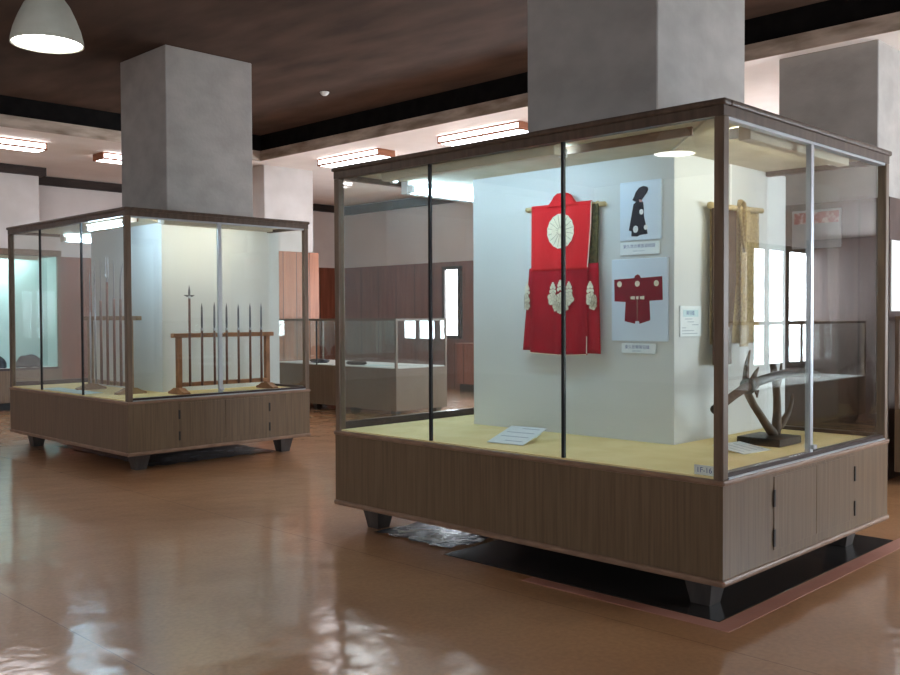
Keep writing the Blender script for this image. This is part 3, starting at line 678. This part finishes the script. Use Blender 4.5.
for i, (y, l) in enumerate(((9.86, 'pale blue sheet farthest along the deck of the spear case'), (9.60, 'pale blue sheet second along the deck, below the far weapons'), (9.34, 'pale blue sheet in the middle below the pole-arm rack'), (9.08, 'pale blue sheet nearest the corner post below the pole-arm rack'))):
    card('caption_sheet', l, (4.13, y), .20, .235, .06, 'card_blue', lines=0, group=SG)

# ------------------------------------------------------------------ low table cases
def low_case(label, loc, sx, sy, zb, zg, zt, strip=None, feet=4):
    t = thing('low_display_case', label, 'display case', loc, None, 'low table cases')
    bx('base_cabinet', (0, 0, .10), (sx, sy, zb), 'wood', t, .004)
    n = max(2, int(sy/.9)+1)
    for x in (.1, sx-.1):
        for k in range(n):
            y = .12+(sy-.24)*k/(n-1)
            bm = bmesh.new(); frustum(bm, (x, y, 0), (.06, .06), (x, y, .10), (.11, .11)); obj('foot', bm, 'foot', t)
    bx('deck', (.02, .02, zb), (sx-.02, sy-.02, zb+.012), 'white', t)
    p = .035
    posts = [(x, y) for x in (0, sx-p) for y in (0, sy-p)]
    for x, y in posts: bx('corner_post', (x, y, zb), (x+p, y+p, zt-.03), 'wood_frame', t, .003)
    bxs('top_frame', [((0, 0, zt-.03), (p, sy, zt)), ((sx-p, 0, zt-.03), (sx, sy, zt)), ((p, 0, zt-.03), (sx-p, p, zt)), ((p, sy-p, zt-.03), (sx-p, sy, zt))], 'wood_frame', t)
    for lo, hi in (((.012, p, zb), (.017, sy-p, zt-.03)), ((p, .012, zb), (sx-p, .017, zt-.03)), ((sx-.017, p, zb), (sx-.012, sy-p, zt-.03)), ((p, sy-.017, zb), (sx-p, sy-.012, zt-.03))):
        bx('side_glass', lo, hi, 'glass', t)
    bx('top_glass', (p, p, zt-.015), (sx-p, sy-p, zt-.010), 'glass', t)
    if strip:
        for y in strip: bx('black_joint', (.006, y-.008, zb), (.022, y+.008, zt-.03), 'black', t)
    return t
low_case('long low glass-topped case standing behind the spear case', (8.61, 9.50, 0), .98, 2.86, .68, 0, 1.36, (1.77,))
low_case('low glass-topped case at the right edge beside the dark pillar', (8.08, 2.00, 0), 1.9, .84, .62, 0, 1.38)
low_case('low glass-topped case under the windows, mirrored in the sliding glass', (9.4, -1.38, 0), 3.2, .9, .585, 0, 1.31)
LD = .6925
card('caption_sheet', 'pale blue sheet inside the long low case', (8.86, 10.2), .28, .42, .1, 'card_blue', z=LD, lines=0)
card('caption_sheet', 'large white sheet at the near end of the long low case', (9.2, 9.8), .30, .32, -.1, 'card', z=LD, lines=0)
bm = bmesh.new(); lathe(bm, [(0, 0), (.12, 0), (.15, .02), (.13, .045), (.06, .05), (0, .05)], 20, (0, 0, 0), .8, 1.3)
o = tag(obj('shallow_dish', bm, 'wood_dark', None, True), 'dark oval dish lying inside the long low case', 'dish'); o.location = (8.85, 10.62, LD+.001)
bm = bmesh.new(); lathe(bm, [(0, 0), (.10, 0), (.13, .03), (.10, .05), (0, .06)], 20, (0, 0, 0), 1, 1.5)
o = tag(obj('dark_fitting', bm, 'stone', None, True), 'dark rounded metal piece by the black joint in the long low case', 'exhibit'); o.location = (8.87, 11.52, LD+.001)

# ------------------------------------------------------------------ tall wall case at the far left
wc = thing('wall_case', 'tall wall case with pale cyan lit back at the far left', 'display case', (3.3, 14.62, 0))
wx, wd = 2.95, .50
bx('base_cabinet', (0, 0, .12), (wx, wd, .60), 'wood', wc, .004)
bx('plinth', (.05, .06, 0), (wx-.05, wd, .12), 'black', wc)
bx('deck', (.02, .02, .60), (wx-.02, wd-.03, .625), 'white', wc)
bx('back_panel', (.02, wd-.03, .60), (wx-.02, wd, 2.34), 'cyan_board', wc)
for x in (0, wx-.05): bx('corner_post', (x, 0, .60), (x+.05, .05, 2.34), 'wood_frame', wc, .003)
bx('side_panel', (wx-.02, .05, .60), (wx, wd-.03, 2.34), 'cyan_board', wc)
bx('top_frame', (-.01, -.01, 2.34), (wx+.01, wd, 2.43), 'wood_frame', wc, .004)
bx('lower_rail', (.05, .0, .60), (wx-.05, .03, .635), 'rail_dark', wc)
bx('front_glass', (.05, .012, .635), (wx-.05, .018, 2.34), 'glass_matte', wc)
h = bx('lamp_housing', (.5, .10, 2.28), (wx-.3, .16, 2.338), 'housing', wc)
bm = bmesh.new(); tube(bm, ((.55, .19, 2.31), (wx-.35, .19, 2.31)), .014, 10); obj('tube', bm, 'tube_cyan', h)
def mound(label, x, s):
    t = thing('domed_exhibit', label, 'exhibit', (x, 14.86, .626), None, 'dark domed exhibits in the wall case')
    bm = bmesh.new()
    lathe(bm, [(0, .20), (.05, .196), (.11, .18), (.155, .145), (.185, .09), (.20, .03), (.20, .03), (.19, .012), (0, .012)], 22, (0, 0, 0), s, s*.75)
    for v in bm.verts: v.co += V((.008*math.sin(v.co.z*40+v.co.x*20), 0, .008*math.sin(v.co.x*35)))
    obj('dome', bm, 'stone', t, True)
    bx('stand', (-.17*s, -.10, 0), (.2*s, .10, .012), 'white', t)
mound('dark grey domed exhibit in the wall case, seen through the spear case glass', 5.84, 1)
mound('dark domed exhibit in the wall case, cut by the left edge of the photo', 5.33, .9)

# ------------------------------------------------------------------ wall cabinet, reflection stand-in, notice
cb = thing('low_cabinet', 'reddish wooden cupboard below the far narrow window', 'cabinet', (12.55, 10.2, 0))
bx('body', (0, 0, .14), (.40, 1.98, .86), 'cabinet', cb, .003); bx('plinth', (.05, .02, 0), (.40, 1.95, .14), 'black', cb)
bx('cabinet_top', (-.02, -.01, .86), (.41, 2.0, .89), 'cabinet', cb, .003)
for k in range(4):
    d = bx('door', (-.010, .02+k*.49, .17), (-.0005, .50+k*.49, .84), 'cabinet', cb, .002)
    bm = bmesh.new(); lathe(bm, [(0, 0), (.012, .004), (.012, .012), (0, .016)], 10); o = obj('knob', bm, 'hinge', d); o.rotation_euler = (0, -math.pi/2, 0); o.location = (-.0105, .44+k*.49 if k % 2 == 0 else .08+k*.49, .55)
q = panel('wall_picture', 'made-up panel with a red band standing in for an unclear reflection', 'poster', (8.249, 3.79, 1.98), ROT_X, .44, .34, 'reflection_grey', .01)  # panel added in place of an unidentified reflection in the sliding glass
bm = bmesh.new(); box(bm, (.02, .22, .0102), (.42, .32, .0115)); obj('red_band', bm, 'reflection_red', q)
q = panel('wall_picture', 'plain white notice board on the pillar boards at the right edge', 'sign', (8.27, 2.949, 1.42), ROT_Y, 1.2, .60, 'white', .012)

# ------------------------------------------------------------------ ceiling lamps
FG = 'wooden fluorescent boxes under the low ceiling'
def fixture(label, x, y, L, along):
    t = thing('ceiling_light', label, 'ceiling light', (x, y, SZ), None, FG)
    w, h = .32, .10
    bm = bmesh.new(); bd = bmesh.new()
    S = (lambda lo, hi: (lo, hi)) if along == 'Y' else (lambda lo, hi: ((lo[1], lo[0], lo[2]), (hi[1], hi[0], hi[2])))
    fb = lambda lo, hi: box(bm, *S(lo, hi)); db = lambda lo, hi: box(bd, *S(lo, hi))
    fb((0, 0, -h), (w, .022, -.001)); fb((0, L-.022, -h), (w, L, -.001)); fb((0, .022, -.02), (w, L-.022, -.001))
    for x_ in (0, w-.030): fb((x_, .022, -h), (x_+.030, L-.022, -h+.024))
    db((.010, .0225, -h+.0245), (.016, L-.0225, -.0205)); db((w-.016, .0225, -h+.0245), (w-.010, L-.0225, -.0205)); db((.0305, .0225, -h+.003), (w-.0305, L-.0225, -h+.010))
    obj('frame', bm, 'fixture_wood', t); obj('diffuser', bd, 'diffuser', t)
fixture('lit wooden ceiling box nearest the large case, second from the corner', 8.84, 7.50, 1.42, 'Y')
fixture('lit wooden ceiling box just right of the corner pillar', 8.84, 10.10, 1.40, 'Y')
fixture('lit wooden ceiling box at the far left edge', 3.97, 12.93, 1.40, 'X')
fixture('lit wooden ceiling box half hidden behind the spear case pillar', 6.22, 13.08, 1.40, 'X')
fixture('lit wooden ceiling box hidden behind the large case', 8.84, 4.9, 1.42, 'Y')

for x_, l in ((1.7, 'first lit wooden ceiling box out of frame to the left'), (-.57, 'second lit wooden ceiling box out of frame to the left'), (-2.84, 'third lit wooden ceiling box out of frame to the left')): fixture(l, x_, 12.93, 1.40, 'X')  # row carried on out of view, added to brighten the back wall

def pendant(label, x, y, z):
    t = thing('pendant_lamp', label, 'lamp', (x, y, z), None, 'enamel pendant lamps')
    bm = bmesh.new()
    lathe(bm, [(.235, 0), (.232, .03), (.215, .10), (.185, .18), (.15, .255), (.118, .30), (.112, .31), (.10, .31), (.14, .25), (.175, .18), (.205, .10), (.222, .03), (.226, .0), (.235, 0)], 40)
    obj('lamp_shade', bm, 'shade', t, True)
    bm = bmesh.new(); lathe(bm, [(.0, .46), (.05, .46), (.085, .43), (.10, .38), (.108, .312), (.0, .312)], 24); obj('cap', bm, 'shade', t, True)
    bm = bmesh.new(); tube(bm, [(0, 0, .46), (0, 0, CZ-z-.002)], .012, 8); obj('stem', bm, 'shade', t, True)
    bm = bmesh.new(); lathe(bm, [(0, .012), (.224, .012), (.224, .018), (0, .018)], 40); obj('light_opening', bm, 'lamp_disc', t)
pendant('white enamel pendant lamp hanging at the top left', 2.70, 6.48, 3.25)
pendant('white enamel pendant lamp out of frame, mirrored in the large case glass', -1.25, 5.54, 3.15)
bm = bmesh.new(); lathe(bm, [(0, -.045), (.028, -.042), (.043, -.03), (.052, -.016), (.058, -.010), (.058, -.001), (0, -.001)], 20)
o = tag(obj('smoke_detector', bm, 'white', None, True), 'small white smoke detector on the dark ceiling', 'smoke detector'); o.location = (7.26, 9.29, CZ)

# ------------------------------------------------------------------ floor mat, tape, plastic
tag(bx('floor_mat', (3.90, 2.13, .0005), (6.05, 3.9, .004), 'mat_black'), 'black mat under the large case, its left part standing in for shadow', 'mat')  # left part of the mat paints the shadow under the case
tp = tag(bxs('floor_tape', [((3.80, 2.03, .0005), (3.895, 3.22, .002)), ((3.895, 2.03, .0005), (6.2, 2.125, .002))], 'tape'), 'pink tape bordering the black mat under the large case', 'tape')
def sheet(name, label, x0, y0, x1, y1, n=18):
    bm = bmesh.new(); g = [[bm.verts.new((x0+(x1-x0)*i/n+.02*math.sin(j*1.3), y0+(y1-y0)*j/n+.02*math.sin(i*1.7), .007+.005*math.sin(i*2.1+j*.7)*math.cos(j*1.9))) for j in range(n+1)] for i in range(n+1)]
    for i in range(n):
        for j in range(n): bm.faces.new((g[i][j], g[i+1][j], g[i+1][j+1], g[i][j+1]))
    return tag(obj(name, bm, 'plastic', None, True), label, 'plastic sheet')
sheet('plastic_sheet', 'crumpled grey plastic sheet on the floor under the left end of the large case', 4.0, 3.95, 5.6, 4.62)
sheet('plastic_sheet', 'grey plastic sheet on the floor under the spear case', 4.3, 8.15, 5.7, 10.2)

# ------------------------------------------------------------------ camera, world, render look
f_px, pit, rol, yaw = 946.79, .0232, -.0043, .7775
c_, s_ = math.cos, math.sin
F0 = V((c_(yaw), s_(yaw), 0)); R0 = V((s_(yaw), -c_(yaw), 0)); Zu = V((0, 0, 1))
Fw = F0*c_(pit)-Zu*s_(pit); U1 = Zu*c_(pit)+F0*s_(pit)
Rr = R0*c_(rol)+U1*s_(rol); Uu = U1*c_(rol)-R0*s_(rol)
cam = bpy.data.cameras.new('camera'); co = bpy.data.objects.new('camera', cam); COL.objects.link(co)
cam.sensor_fit = 'HORIZONTAL'; cam.sensor_width = 36; cam.lens = f_px/900*36; cam.clip_start = .05; cam.clip_end = 100
mw = Matrix((Rr, Uu, -Fw)).transposed().to_4x4(); mw.translation = (0, 0, 1.4); co.matrix_world = mw
scn.camera = co
w = bpy.data.worlds.new('world'); scn.world = w; w.use_nodes = True
w.node_tree.nodes['Background'].inputs[0].default_value = (.6, .7, .85, 1); w.node_tree.nodes['Background'].inputs[1].default_value = .6
scn.view_settings.view_transform = 'Standard'; scn.view_settings.look = 'None'
scn.view_settings.exposure = .42
cy = scn.cycles
cy.use_denoising = True; cy.max_bounces = 12; cy.diffuse_bounces = 5; cy.glossy_bounces = 5; cy.transparent_max_bounces = 40
cy.sample_clamp_indirect = 6
